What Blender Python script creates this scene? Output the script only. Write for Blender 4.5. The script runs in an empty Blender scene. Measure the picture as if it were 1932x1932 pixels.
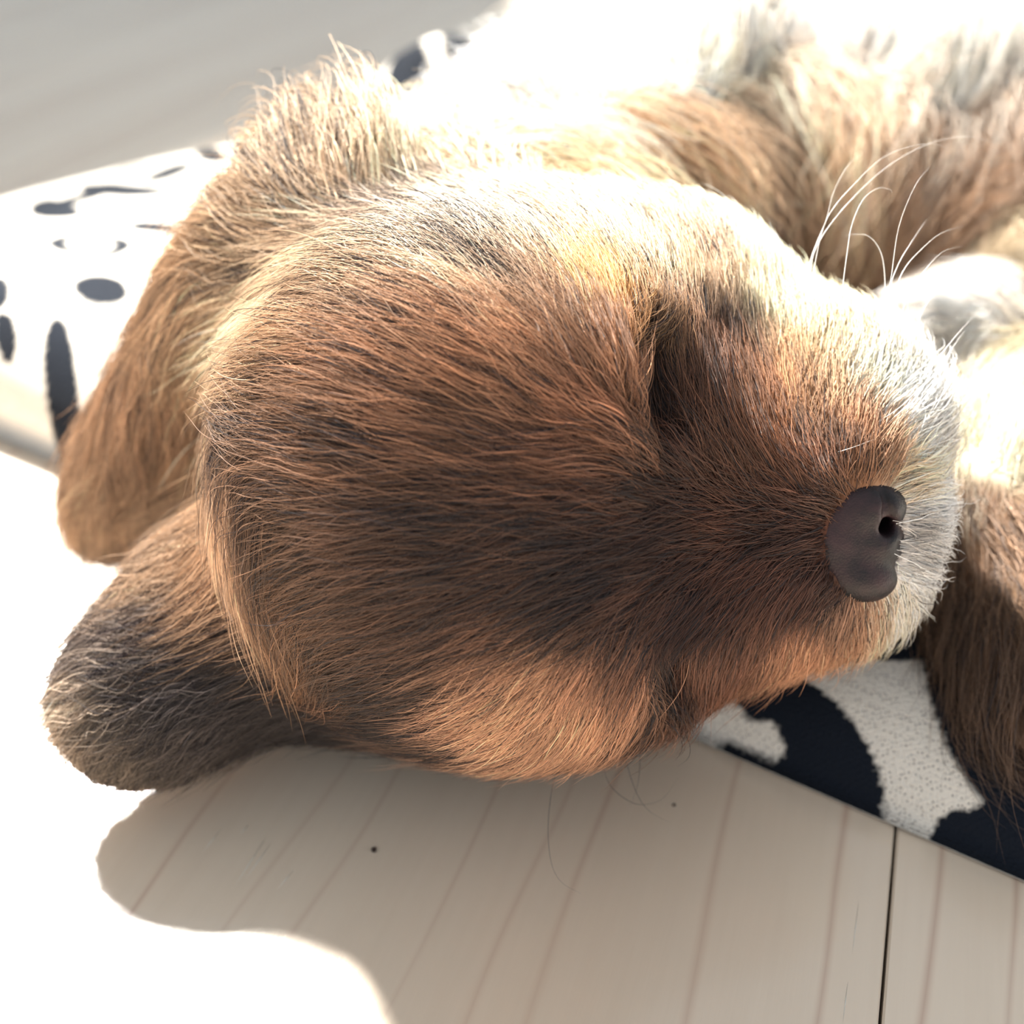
import bpy, bmesh, math, random
import numpy as np
from mathutils import Vector, Matrix
from mathutils.bvhtree import BVHTree
rng = np.random.default_rng(7)
random.seed(7)

# ------------------------------------------------------------------ camera
F = 2000.0                      # focal length in pixels of the 1932 frame
PITCH = math.radians(35.3)
CAM = np.array([0.0, 0.0, 0.135])
RT = np.array([1.0, 0.0, 0.0])
UP = np.array([0.0, math.sin(PITCH), math.cos(PITCH)])
FW = np.array([0.0, math.cos(PITCH), -math.sin(PITCH)])
sc = bpy.context.scene
COL = sc.collection
cam = bpy.data.cameras.new('camera')
camo = bpy.data.objects.new('camera', cam); COL.objects.link(camo)
cam.sensor_width = 36.0
cam.lens = 36.0 * F / 1932.0
cam.clip_start = 0.005; cam.clip_end = 50
camo.location = CAM
camo.rotation_euler = (math.pi / 2 - PITCH, 0, 0)
cam.dof.use_dof = True
cam.dof.focus_distance = 0.137
cam.dof.aperture_fstop = 13.0
sc.camera = camo

# ------------------------------------------------------------------ light
world = bpy.data.worlds.new('world'); sc.world = world
world.use_nodes = True
bg = world.node_tree.nodes['Background']
bg.inputs['Color'].default_value = (0.89, 0.945, 1.0, 1)
bg.inputs['Strength'].default_value = 0.52
sun = bpy.data.lights.new('sun', 'SUN')
suno = bpy.data.objects.new('sun', sun); COL.objects.link(suno)
SUN_EL = math.radians(47.0)
SUN_AZ = np.array([-0.5, 0.866])           # horizontal direction towards the sun
TOSUN = Vector((SUN_AZ[0] * math.cos(SUN_EL), SUN_AZ[1] * math.cos(SUN_EL), math.sin(SUN_EL)))
suno.rotation_euler = TOSUN.to_track_quat('Z', 'Y').to_euler()
suno.location = (-0.6, 2.0, 1.5)
sun.energy = 16.5
sun.angle = math.radians(4.5)
sun.color = (1.0, 0.97, 0.91)
sc.view_settings.view_transform = 'Standard'
sc.view_settings.look = 'None'
sc.view_settings.exposure = 0.62
sc.view_settings.gamma = 1.0
sc.view_settings.use_curve_mapping = False
sc.cycles.use_denoising = True
sc.cycles.max_bounces = 3
sc.cycles.diffuse_bounces = 2
sc.cycles.glossy_bounces = 2
sc.cycles.transmission_bounces = 3
sc.cycles.adaptive_threshold = 0.2
sc.cycles.adaptive_min_samples = 16
sc.cycles.sample_clamp_indirect = 6.0

# ------------------------------------------------------------------ helpers
def P(px, py, d):
    return CAM + d * (FW + (px - 966) / F * RT - (py - 966) / F * UP)

def on_plane(px, py, z=0.0):
    v = (py - 966) / F
    d = (CAM[2] - z) / (math.sin(PITCH) + v * math.cos(PITCH))
    return P(px, py, d)

def lin(c):
    c = np.asarray(c, float) / 255.0
    return np.where(c <= 0.04045, c / 12.92, ((c + 0.055) / 1.055) ** 2.4)

def unit(v):
    v = np.asarray(v, float)
    return v / (np.linalg.norm(v, axis=-1, keepdims=True) + 1e-12)

def mesh_obj(name, verts, faces, mat=None, parent=None, smooth=True):
    me = bpy.data.meshes.new(name)
    if isinstance(faces, np.ndarray):
        nv, nf, k = len(verts), len(faces), faces.shape[1]
        me.vertices.add(nv); me.vertices.foreach_set('co', np.asarray(verts, np.float32).ravel())
        me.loops.add(nf * k); me.loops.foreach_set('vertex_index', faces.astype(np.int32).ravel())
        me.polygons.add(nf)
        me.polygons.foreach_set('loop_start', np.arange(0, nf * k, k, dtype=np.int32))
        me.update(calc_edges=True); me.validate()
    else:
        me.from_pydata([tuple(v) for v in verts], [], faces); me.update()
    if smooth:
        me.polygons.foreach_set('use_smooth', np.ones(len(me.polygons), bool))
    o = bpy.data.objects.new(name, me); COL.objects.link(o)
    if mat: me.materials.append(mat)
    if parent: o.parent = parent
    return o

def tag(o, label=None, cat=None, group=None, kind=None):
    if label: o['label'] = label
    if cat: o['category'] = cat
    if group: o['group'] = group
    if kind: o['kind'] = kind
    return o

class NT:
    """tiny node-tree builder"""
    def __init__(s, name):
        s.m = bpy.data.materials.new(name); s.m.use_nodes = True
        s.t = s.m.node_tree; s.t.nodes.clear()
        s.out = s.t.nodes.new('ShaderNodeOutputMaterial')
    def n(s, typ, **kw):
        nd = s.t.nodes.new('ShaderNode' + typ)
        for k, v in kw.items():
            if k.startswith('i_'):
                key = k[2:].replace('_', ' ')
                s.set(nd.inputs[key] if key in nd.inputs else nd.inputs[int(key)], v)
            else: setattr(nd, k, v)
        return nd
    def set(s, sock, v):
        if isinstance(v, bpy.types.NodeSocket): s.t.links.new(v, sock)
        elif isinstance(v, bpy.types.Node): s.t.links.new(v.outputs[0], sock)
        else: sock.default_value = v
    def math(s, op, a, b=0.0, c=0.0):
        nd = s.n('Math', operation=op); s.set(nd.inputs[0], a); s.set(nd.inputs[1], b); s.set(nd.inputs[2], c)
        return nd.outputs[0]
    def mix(s, f, a, b, blend='MIX'):
        nd = s.n('Mix', data_type='RGBA', blend_type=blend)
        s.set(nd.inputs['Factor'], f)
        for k, v in ((6, a), (7, b)):
            s.set(nd.inputs[k], v if not (isinstance(v, tuple) and len(v) == 3) else v + (1,))
        return nd.outputs[2]
    def ramp(s, f, *stops):
        nd = s.n('ValToRGB'); s.set(nd.inputs[0], f)
        el = nd.color_ramp.elements
        while len(el) < len(stops): el.new(0.5)
        for e, (p, c) in zip(el, stops):
            e.position = p; e.color = tuple(c) + (1,) if len(c) == 3 else c
        return nd.outputs[0]
    def done(s, shader):
        s.t.links.new(shader.outputs[0], s.out.inputs[0]); return s.m

def srgb(*c): return tuple(float(x) for x in lin(c))

# ------------------------------------------------------------------ wooden floor
GR = unit(np.array([0.34, 0.94])); QR = np.array([GR[1], -GR[0]])   # along / across the grain

def wood_material():
    n = NT('maple_wood')
    tc = n.n('TexCoord')
    mp = n.n('Mapping', i_Vector=tc.outputs['Object'])
    oi = n.n('ObjectInfo')
    off = n.n('CombineXYZ', i_X=0.0, i_Y=n.math('MULTIPLY', oi.outputs['Random'], 7.0), i_Z=n.math('MULTIPLY', oi.outputs['Random'], 3.0))
    add = n.n('VectorMath', operation='ADD'); n.set(add.inputs[0], mp.outputs[0]); n.set(add.inputs[1], off.outputs[0])
    sep = n.n('SeparateXYZ', i_Vector=add)
    # thin growth lines: x across, y along
    warp = n.n('Noise', i_Scale=9.0, i_Detail=2.0, i_Vector=n.n('VectorMath', operation='MULTIPLY', i_0=add.outputs[0], i_1=(1.0, 0.55, 1.0)))
    warp2 = n.n('Noise', i_Scale=60.0, i_Detail=1.0, i_Vector=n.n('VectorMath', operation='MULTIPLY', i_0=add.outputs[0], i_1=(1.0, 0.25, 1.0)))
    x = n.math('ADD', sep.outputs[0], n.math('MULTIPLY', warp.outputs[0], 0.03))
    x = n.math('ADD', x, n.math('MULTIPLY', warp2.outputs[0], 0.004))
    fr = n.math('FRACT', n.math('MULTIPLY', x, 78.0))
    cell = n.math('FLOOR', n.math('MULTIPLY', x, 78.0))
    wn = n.n('TexWhiteNoise', noise_dimensions='1D', i_W=cell)
    pos = n.math('ADD', 0.2, n.math('MULTIPLY', wn.outputs['Value'], 0.6))
    dl = n.math('ABSOLUTE', n.math('SUBTRACT', fr, pos))
    line = n.math('MAXIMUM', n.math('SUBTRACT', 1.0, n.math('MULTIPLY', dl, 13.0)), 0.0)
    line = n.math('POWER', line, 1.6)
    msk = n.n('Noise', i_Scale=35.0, i_Detail=2.0, i_Vector=n.n('VectorMath', operation='MULTIPLY', i_0=add.outputs[0], i_1=(1.0, 0.2, 1.0)))
    line = n.math('MULTIPLY', line, n.math('MULTIPLY', n.math('SUBTRACT', msk.outputs[0], 0.2), 1.3))
    fine = n.n('Noise', i_Scale=600.0, i_Detail=3.0, i_Vector=n.n('VectorMath', operation='MULTIPLY', i_0=add.outputs[0], i_1=(1.0, 0.06, 1.0)))
    broad = n.n('Noise', i_Scale=22.0, i_Detail=2.0, i_Vector=n.n('VectorMath', operation='MULTIPLY', i_0=add.outputs[0], i_1=(1.0, 0.12, 1.0)))
    base = n.ramp(broad.outputs[0], (0.3, srgb(224, 203, 180)), (0.7, srgb(236, 219, 198)))
    base = n.mix(n.math('MULTIPLY', fine.outputs[0], 0.16), base, srgb(190, 160, 130))
    col = n.mix(n.math('MINIMUM', n.math('MAXIMUM', line, 0.0), 1.0), base, srgb(172, 122, 98))
    b = n.n('BsdfPrincipled', i_Base_Color=col, i_Roughness=0.32)
    b.inputs['Specular IOR Level'].default_value = 0.5
    b.inputs['Coat Weight'].default_value = 0.6
    b.inputs['Coat Roughness'].default_value = 0.13
    rn = n.n('Noise', i_Scale=1500.0, i_Detail=2.0, i_Vector=n.n('VectorMath', operation='MULTIPLY', i_0=add.outputs[0], i_1=(1.0, 0.05, 1.0)))
    bp = n.n('Bump', i_Strength=0.08, i_Distance=0.0004, i_Height=rn.outputs[0])
    n.set(b.inputs['Normal'], bp)
    return n.done(b)

# fix helper: texture nodes need the Tex prefix
_old_n = NT.n
def _n(s, typ, **kw):
    if typ in ('Noise', 'Voronoi', 'Wave', 'Coordinate'): typ = 'Tex' + typ
    return _old_n(s, typ, **kw)
NT.n = _n

WOOD = wood_material()

def build_floor():
    g = NT('floor_gap'); b = g.n('BsdfPrincipled', i_Base_Color=srgb(70, 52, 42) + (1,), i_Roughness=0.9); gap = g.done(b)
    S = 3.0
    v = [(-S, -1.2, -0.012), (S, -1.2, -0.012), (S, 2.6, -0.012), (-S, 2.6, -0.012),
         (-S, -1.2, -0.006), (S, -1.2, -0.006), (S, 2.6, -0.006), (-S, 2.6, -0.006)]
    f = [(3, 2, 1, 0), (4, 5, 6, 7), (0, 1, 5, 4), (1, 2, 6, 5), (2, 3, 7, 6), (3, 0, 4, 7)]
    fl = mesh_obj('floor', v, f, gap, smooth=False)
    tag(fl, 'pale maple plank floor with fine brown grain lines', kind='structure')
    W = 0.15; GAP = 0.00045; T = 0.006; BV = 0.0003
    # one plank mesh (x across, y along), shared
    bm = bmesh.new()
    w = W / 2 - GAP / 2; L = 1.9
    prof = [(-w, -T), (-w, -BV), (-w + BV, 0), (w - BV, 0), (w, -BV), (w, -T)]
    a = [bm.verts.new((x, -L, z)) for x, z in prof]; c = [bm.verts.new((x, L, z)) for x, z in prof]
    for i in range(5): bm.faces.new((a[i], a[i + 1], c[i + 1], c[i]))
    bm.faces.new(a[::-1]); bm.faces.new(c)
    bm.faces.new((a[5], a[0], c[0], c[5]))
    bmesh.ops.recalc_face_normals(bm, faces=bm.faces)
    me = bpy.data.meshes.new('plank'); bm.to_mesh(me); bm.free(); me.materials.append(WOOD)
    q0 = 0.0200 - W / 2
    for i in range(-8, 9):
        q = q0 + i * W
        o = bpy.data.objects.new('plank', me); COL.objects.link(o); o.parent = fl
        c = QR * q + GR * 0.7
        o.location = (c[0], c[1], 0)
        o.rotation_euler = (0, 0, math.atan2(QR[1], QR[0]))
    return fl
FLOOR = build_floor()

# ------------------------------------------------------------------ window wall added out of view so its low part shades the far floor
def build_shade_wall():
    nrm = unit(np.array([-0.85, 0.53])); tan = np.array([0.53, 0.85])
    o0 = np.array([-0.185, 0.372]) + nrm * 0.70
    pl = NT('pale_blue_plaster'); b = pl.n('BsdfPrincipled', i_Base_Color=srgb(208, 222, 232) + (1,), i_Roughness=0.85)  # pale blue chosen so the far floor reflects bluer
    nz = pl.n('Noise', i_Scale=60.0, i_Detail=3.0); bp = pl.n('Bump', i_Strength=0.1, i_Distance=0.002, i_Height=nz.outputs[0]); pl.set(b.inputs['Normal'], bp)
    pl = pl.done(b)
    wf = NT('white_window_paint'); b = wf.n('BsdfPrincipled', i_Base_Color=srgb(238, 238, 234) + (1,), i_Roughness=0.35); wf = wf.done(b)
    def boxes(name, rects, depth, mat, d0=0.0):
        V, Fc = [], []
        for (a0, a1, z0, z1) in rects:
            k = len(V)
            for dd in (d0, d0 + depth):
                for (a, z) in ((a0, z0), (a1, z0), (a1, z1), (a0, z1)):
                    q = o0 + tan * a + nrm * dd; V.append((q[0], q[1], z))
            Fc += [tuple(k + i for i in f) for f in ((0, 1, 2, 3), (7, 6, 5, 4), (0, 4, 5, 1), (1, 5, 6, 2), (2, 6, 7, 3), (3, 7, 4, 0))]
        return mesh_obj(name, V, Fc, mat, smooth=False)
    SILL = 0.745 / 0.884 * math.tan(SUN_EL)
    w = boxes('shade_wall', [(-1.4, 2.6, 0.0, SILL), (-1.4, 2.6, 2.6, 3.0), (-1.4, -0.9, SILL, 2.6), (2.2, 2.6, SILL, 2.6)], 0.12, pl)
    tag(w, 'unseen pale blue wall with a wide window, added to shade the far floor', kind='structure')
    f = boxes('window_1', [(-0.9, -0.85, SILL, 2.6), (2.15, 2.2, SILL, 2.6), (-0.85, 2.15, 2.55, 2.6)], 0.06, wf, 0.03)
    tag(f, 'white painted window frame of the unseen added wall', kind='structure')
build_shade_wall()

# ------------------------------------------------------------------ fleece blanket
BO = np.array([-0.2305, 0.2865]); BE1 = unit(np.array([0.85, -0.53])); BE2 = np.array([0.53, 0.85]); BE2 = BE2 - BE1 * (BE1 @ BE2); BE2 = unit(BE2)
BW, BL, BT = 0.62, 0.66, 0.0155

def st_of(x, y):
    dx, dy = x - BO[0], y - BO[1]
    s_, t_ = dx * BE1[0] + dy * BE1[1], dx * BE2[0] + dy * BE2[1]
    i_ = edge_inset(t_)
    return (s_ - i_) / (1 - i_ / BW), t_
def edge_inset(t): return 0.036 * np.exp(-((t - 0.215) / 0.075) ** 2)      # the far side edge curves inwards

def sines(s, t, seed, f0, n=5):
    r = np.random.default_rng(seed); h = 0
    for k in range(n):
        a = r.uniform(0, 2 * np.pi); f = f0 * r.uniform(0.6, 1.7); ph = r.uniform(0, 6.28)
        h = h + np.sin((s * np.cos(a) + t * np.sin(a)) * f + ph)
    return h / n

RIDGE = on_plane(860, 120, 0.028)[:2]
def blanket_top(s, t):
    e = np.minimum(np.minimum(s, BW - s), np.minimum(t, BL - t))
    wob = 1.0 + 0.35 * sines(s, t, 3, 22.0)
    q = np.clip(e / 0.020, 0, 1)
    roll = 1 + 0.75 * np.exp(-((s - 0.09) / 0.07) ** 2 - (t / 0.10) ** 2)      # thicker, rolled corner
    h = BT * roll * wob * np.sqrt(np.clip(1 - (1 - q) ** 2, 0, 1))
    h = h + 0.0012 * sines(s, t, 5, 70.0) * q
    # lifted fold on the far side edge
    rs, rt = st_of(*RIDGE)
    u = (t - rt); w_ = (s - rs)
    h = h + 0.022 * np.exp(-(u / 0.016) ** 2 - (w_ / 0.035) ** 2) * q
    h = h + 0.004 * np.exp(-((t - rt - 0.16) / 0.06) ** 2 - ((s - 0.03) / 0.04) ** 2) * q
    # pressed flat under the head
    return np.maximum(h, 0.0)

def blanket_z(x, y):
    s, t = st_of(x, y)
    ins = (s > 0) & (s < BW) & (t > 0) & (t < BL)
    return np.where(ins, blanket_top(np.clip(s, 0, BW), np.clip(t, 0, BL)) + 0.0008, 0.0)

# printed spots and a thin dark hem strip as seen in the photo: ellipses (px, py, rx, ry, angle, kind) on the blanket top
SPOTS = [
    (105, 398, 45, 20, 20, 0), (235, 360, 75, 13, 8, 0), (150, 375, 40, 8, -10, 0), (170, 463, 68, 25, 5, 1),
    (320, 325, 40, 10, -20, 0), (290, 430, 42, 12, 5, 0), (400, 293, 28, 12, 15, 0), (480, 285, 28, 9, 10, 0),
    (505, 252, 35, 9, 25, 0), (190, 545, 42, 18, 0, 0), (200, 600, 60, 22, 0, 2), (10, 630, 22, 20, 0, 0),
    (-5, 545, 20, 18, 0, 0), (10, 435, 24, 10, 0, 2), (90, 495, 18, 6, 0, 2), (120, 770, 34, 85, 12, 0),
    (140, 830, 45, 30, 30, 0), (210, 690, 40, 22, 0, 2), (330, 350, 40, 10, -25, 2), (245, 320, 30, 8, -15, 2),
    (868, 125, 36, 48, -10, 0), (905, 140, 20, 40, 0, 0), (770, 175, 40, 26, 20, 0), (690, 180, 30, 12, -10, 0),
    (990, 50, 60, 26, -30, 0), (1050, 22, 30, 30, -30, 0), (940, 85, 30, 12, -30, 2),
    (1235, 1320, 42, 62, -15, 0), (1560, 1410, 175, 44, 43, 0), (1450, 1290, 62, 40, 10, 0), (1850, 1345, 160, 72, 52, 0), (1800, 1240, 60, 60, 0, 0),
    (1930, 1470, 60, 70, 0, 0), (1860, 1602, 110, 26, 22, 0), (1430, 1432, 90, 12, 25, 0), (1690, 1215, 70, 35, 0, 0),
]

def build_blanket():
    ns, nt = 470, 480
    ss = np.concatenate([np.linspace(0, 0.02, 22)[:-1] ** 1.0, np.linspace(0.02, BW - 0.02, ns - 42), np.linspace(BW - 0.02, BW, 22)[1:]])
    tt = np.concatenate([np.linspace(0, 0.02, 22)[:-1], np.linspace(0.02, BL - 0.02, nt - 42), np.linspace(BL - 0.02, BL, 22)[1:]])
    ns, nt = len(ss), len(tt)
    S_, T_ = np.meshgrid(ss, tt, indexing='ij')
    H = blanket_top(S_, T_) + 0.0008
    SI = S_ + edge_inset(T_) * (1 - S_ / BW)
    X = BO[0] + SI * BE1[0] + T_ * BE2[0]; Y = BO[1] + SI * BE1[1] + T_ * BE2[1]
    top = np.stack([X, Y, H], -1).reshape(-1, 3)
    bot = np.stack([X, Y, np.full_like(H, 0.0006)], -1).reshape(-1, 3)
    idx = np.arange(ns * nt).reshape(ns, nt)
    q = np.stack([idx[:-1, :-1], idx[1:, :-1], idx[1:, 1:], idx[:-1, 1:]], -1).reshape(-1, 4)
    n0 = ns * nt
    border = np.concatenate([idx[:, 0], idx[-1, 1:], idx[-2::-1, -1], idx[0, -2:0:-1]])
    nb = np.roll(border, -1)
    side = np.stack([border, border + n0, nb + n0, nb], -1)
    faces = np.concatenate([q, q[:, ::-1] + n0, side[:, ::-1]])
    # print mask per vertex
    rel = top - CAM
    dd = rel @ FW
    px = 966 + F * (rel @ RT) / dd; py = 966 - F * (rel @ UP) / dd
    xy = top[:, :2]
    m = np.zeros(len(top))
    jit = 0.25 * sines(S_, T_, 11, 420.0).ravel() + 0.2 * sines(S_, T_, 12, 900.0).ravel()
    def ell(c, ax1, ax2, kind):
        # spot centre and half axes as vectors on the cloth
        A = np.array([ax1, ax2]).T
        try: inv = np.linalg.inv(A)
        except Exception: return
        nonlocal m
        loc = (xy - c) @ inv.T
        r = np.sqrt((loc ** 2).sum(1)) * (1 + jit * 0.25)
        if kind == 1: v = np.clip(1 - np.abs(r - 0.78) / 0.34, 0, 1) * 1.4
        elif kind == 2: v = np.clip((1.15 - r) / 0.5, 0, 0.45)
        else: v = np.clip((1.12 - r) / 0.2, 0, 1)
        m = np.maximum(m, np.clip(v, 0, 1))
    for (a, b, rx, ry, ang, kind) in SPOTS:
        z = 0.013
        for _ in range(8): z = 0.5 * z + 0.5 * float(blanket_z(*on_plane(a, b, z)[:2]))
        c = on_plane(a, b, z)[:2]
        ca, sa = math.cos(math.radians(ang)), math.sin(math.radians(ang))
        if b < 620: rx *= 1.2; ry *= 1.45
        v1 = on_plane(a + rx * ca, b + rx * sa, z)[:2] - c
        v2 = on_plane(a - ry * sa, b + ry * ca, z)[:2] - c
        ell(c, v1, v2, kind)
    # the print goes on over the rest of the cloth
    r = np.random.default_rng(21)
    seen = [on_plane(a, b, 0.013)[:2] for (a, b, *_ ) in SPOTS]
    for k in range(260):
        s, t = r.uniform(0, BW), r.uniform(0, BL)
        c = BO + s * BE1 + t * BE2
        rl = np.array([c[0], c[1], 0.013]) - CAM; dp = rl @ FW
        ax_, ay_ = 966 + F * (rl @ RT) / dp, 966 - F * (rl @ UP) / dp
        vis = -100 < ax_ < 2000 and -50 < ay_ < 2000 and (ax_ < 640 or ay_ < 300 or ax_ > 1150)
        if vis: continue
        if min(np.linalg.norm(c - s_) for s_ in seen) < 0.02: continue
        seen.append(c); a = r.uniform(0, 3.14); l1, l2 = r.uniform(0.006, 0.013), r.uniform(0.004, 0.008)
        ell(c, np.array([math.cos(a), math.sin(a)]) * l1, np.array([-math.sin(a), math.cos(a)]) * l2, int(r.integers(0, 2)))
    n = NT('leopard_fleece')
    at = n.n('Attribute', attribute_name='print', attribute_type='GEOMETRY')
    tc = n.n('TexCoord')
    nz = n.n('Noise', i_Scale=900.0, i_Detail=2.0, i_Vector=tc.outputs['Object'])
    f = n.math('ADD', at.outputs['Fac'], n.math('MULTIPLY', n.math('SUBTRACT', nz.outputs[0], 0.5), 0.55))
    f = n.math('MULTIPLY', n.math('GREATER_THAN', at.outputs['Fac'], 0.02), f)
    fac = n.ramp(f, (0.25, (0, 0, 0)), (0.75, (1, 1, 1)))
    vo = n.n('Voronoi', i_Scale=1500.0, i_Vector=tc.outputs['Object'])
    vo.inputs['Randomness'].default_value = 0.55
    hole = n.ramp(vo.outputs['Distance'], (0.12, (0, 0, 0)), (0.34, (1, 1, 1)))
    cream = n.mix(hole, srgb(150, 142, 136), srgb(236, 228, 216))
    col = n.mix(fac, cream, srgb(26, 31, 40))
    b = n.n('BsdfPrincipled', i_Base_Color=col, i_Roughness=0.95)
    b.inputs['Sheen Weight'].default_value = 0.03
    b.inputs['Specular IOR Level'].default_value = 0.1
    nz2 = n.n('Noise', i_Scale=1600.0, i_Detail=3.0, i_Vector=tc.outputs['Object'])
    hgt = n.math('ADD', n.math('MULTIPLY', nz2.outputs[0], 0.8), n.math('MULTIPLY', vo.outputs['Distance'], 0.9))
    bp = n.n('Bump', i_Strength=0.5, i_Distance=0.0006, i_Height=hgt)
    n.set(b.inputs['Normal'], bp)
    o = mesh_obj('fleece_blanket', np.concatenate([top, bot]), faces, n.done(b))
    at = o.data.attributes.new('print', 'FLOAT', 'POINT')
    at.data.foreach_set('value', np.concatenate([m, m * 0]).astype(np.float32))
    tag(o, 'cream fleece blanket with black leopard print spread under the sleeping puppy', 'blanket')
    return o
BLANKET = build_blanket()

# ------------------------------------------------------------------ the puppy: implicit body
def v3(rx, uy, fz):   # a direction given as right / up / forward of the photo
    return rx * RT + uy * UP + fz * FW

class Prim: pass
PRIMS = []
def ell(group, c, r, ax=None, k=0.012, sub=False):
    """ellipsoid; ax rows are its axes"""
    p = Prim(); p.t = 'e'; p.g = group; p.c = np.array(c); p.r = np.array(r, float)
    p.ax = np.stack([RT, UP, FW]) if ax is None else np.array(ax); p.k = k; p.sub = sub
    PRIMS.append(p); return p
def cone(group, a, b, ra, rb, k=0.012, sub=False):
    p = Prim(); p.t = 'c'; p.g = group; p.a = np.array(a); p.b = np.array(b); p.ra = ra; p.rb = rb; p.k = k; p.sub = sub
    PRIMS.append(p); return p

def prim_sdf(p, X):
    if p.t == 'e':
        q = (X - p.c.astype(X.dtype)) @ p.ax.T.astype(X.dtype)
        a = q / p.r.astype(X.dtype); k0 = np.sqrt((a * a).sum(-1))
        b = a / p.r.astype(X.dtype); k1 = np.sqrt((b * b).sum(-1)) + 1e-9
        return k0 * (k0 - 1) / k1
    ab = (p.b - p.a).astype(X.dtype); L2 = float(ab @ ab)
    h = np.clip(((X - p.a.astype(X.dtype)) @ ab) / L2, 0, 1)
    d = X - p.a.astype(X.dtype) - h[..., None] * ab
    return np.sqrt((d * d).sum(-1)) - (p.ra + (p.rb - p.ra) * h)

def smin(a, b, k):
    h = np.clip(0.5 + 0.5 * (b - a) / k, 0, 1)
    return b + (a - b) * h - k * h * (1 - h)

def axes_from(a, b):
    """orthonormal rows: a first, b made square to it, then their cross product"""
    a = unit(a); b = unit(b - a * (a @ b)); return np.stack([a, b, np.cross(a, b)])

# --- head
HEAD = 'head'
ell(HEAD, P(865, 905, 0.165), (0.0354, 0.0388, 0.0370))                       # skull
ell(HEAD, P(960, 900, 0.152), (0.0270, 0.0290, 0.0230), k=0.02)               # forehead dome
ell(HEAD, P(1110, 745, 0.150), (0.0115, 0.0150, 0.0120), k=0.012)             # brow over the upper eye
ell(HEAD, P(1090, 1115, 0.148), (0.0120, 0.0150, 0.0120), k=0.012)            # brow over the lower eye
ell(HEAD, P(1200, 560, 0.170), (0.0230, 0.0150, 0.0180), k=0.016)             # cheek, sunny side
ell(HEAD, P(1050, 1190, 0.157), (0.0195, 0.0125, 0.0155), k=0.016)            # cheek on the floor side
cone(HEAD, P(1160, 930, 0.166), P(1520, 935, 0.158), 0.0215, 0.0175, k=0.012) # muzzle
ell(HEAD, P(1430, 800, 0.166), (0.0195, 0.0185, 0.0150), k=0.012)             # upper flew
ell(HEAD, P(1400, 1090, 0.157), (0.0190, 0.0125, 0.0130), k=0.012)            # lower flew
ell(HEAD, P(1575, 800, 0.165), (0.0130, 0.0150, 0.0130), k=0.010)             # flew by the nose
ell(HEAD, P(1570, 1020, 0.158), (0.0110, 0.0120, 0.0115), k=0.008)
ell(HEAD, P(1275, 610, 0.156), (0.0085, 0.0100, 0.0080), k=0.006)             # closed eye, sunny side
ell(HEAD, P(1210, 1185, 0.150), (0.0070, 0.0080, 0.0070), k=0.006)            # closed eye, floor side
cone(HEAD, P(1200, 820, 0.180), P(1520, 900, 0.180), 0.020, 0.014, k=0.01)    # lower jaw
cone(HEAD, P(1238, 800, 0.1360), P(1222, 680, 0.1380), 0.0046, 0.0038, k=0.007, sub=True)   # hollow beside the stop
cone(HEAD, P(1245, 1215, 0.139), P(1260, 1280, 0.143), 0.0035, 0.003, k=0.004, sub=True)
ell(HEAD, P(640, 1240, 0.172), (0.0170, 0.0110, 0.0140), k=0.012)             # jaw corner by the near ear
ell(HEAD, P(1608, 1016, 0.1455), (0.0056, 0.0064, 0.0064), k=0.002, sub=True)   # seat of the nose leather
ell(HEAD, P(440, 900, 0.200), (0.0160, 0.0200, 0.0110), k=0.006)              # nape in the shade behind the far ear
# --- neck, trunk
BODY = 'body'
cone(BODY, P(800, 640, 0.195), P(1190, 290, 0.285), 0.032, 0.038, k=0.02)
ell(BODY, P(1210, 225, 0.315), (0.040, 0.040, 0.040), k=0.02)
cone(BODY, P(1420, 170, 0.380), P(1950, 110, 0.420), 0.050, 0.060, k=0.03)
ell(BODY, P(1640, 290, 0.325), (0.110, 0.034, 0.046), k=0.02)                 # flank
ell(BODY, P(1580, 325, 0.285), (0.036, 0.026, 0.026), k=0.02)                 # chest
ell(BODY, P(1880, 330, 0.285), (0.034, 0.028, 0.026), k=0.02)
ell(BODY, P(1120, 330, 0.235), (0.030, 0.013, 0.020), k=0.012)                # shoulder fold behind the cheek
cone(BODY, P(1960, 20, 0.50), P(2200, 60, 0.50), 0.045, 0.05, k=0.02)         # haunch beyond
cone(BODY, P(1950, 110, 0.37), P(2100, 30, 0.50), 0.050, 0.045, k=0.02)
cone(BODY, P(1290, 350, 0.238), P(1400, 345, 0.262), 0.011, 0.012, k=0.010, sub=True)     # dark hollow between shoulder and chest
# --- near foreleg
LEG = 'leg'
cone(LEG, P(2020, 560, 0.250), P(1900, 960, 0.190), 0.024, 0.0175, k=0.014)
cone(LEG, P(1900, 960, 0.190), P(1990, 1330, 0.170), 0.0175, 0.0150, k=0.012)
cone(LEG, P(1990, 1330, 0.170), P(2130, 1400, 0.168), 0.0150, 0.0125, k=0.010)
# --- white paw tucked under the chin
PAW = 'paw'
cone(PAW, P(2060, 600, 0.250), P(1830, 640, 0.218), 0.013, 0.0115, k=0.010)
ell(PAW, P(1805, 640, 0.212), (0.0125, 0.0110, 0.0110), k=0.008)
for (a, b, d) in ((1735, 600, .205), (1725, 655, .203), (1765, 715, .203), (1835, 725, .205)):
    ell(PAW, P(a, b, d), (0.0068, 0.0056, 0.0066), k=0.003)
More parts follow.
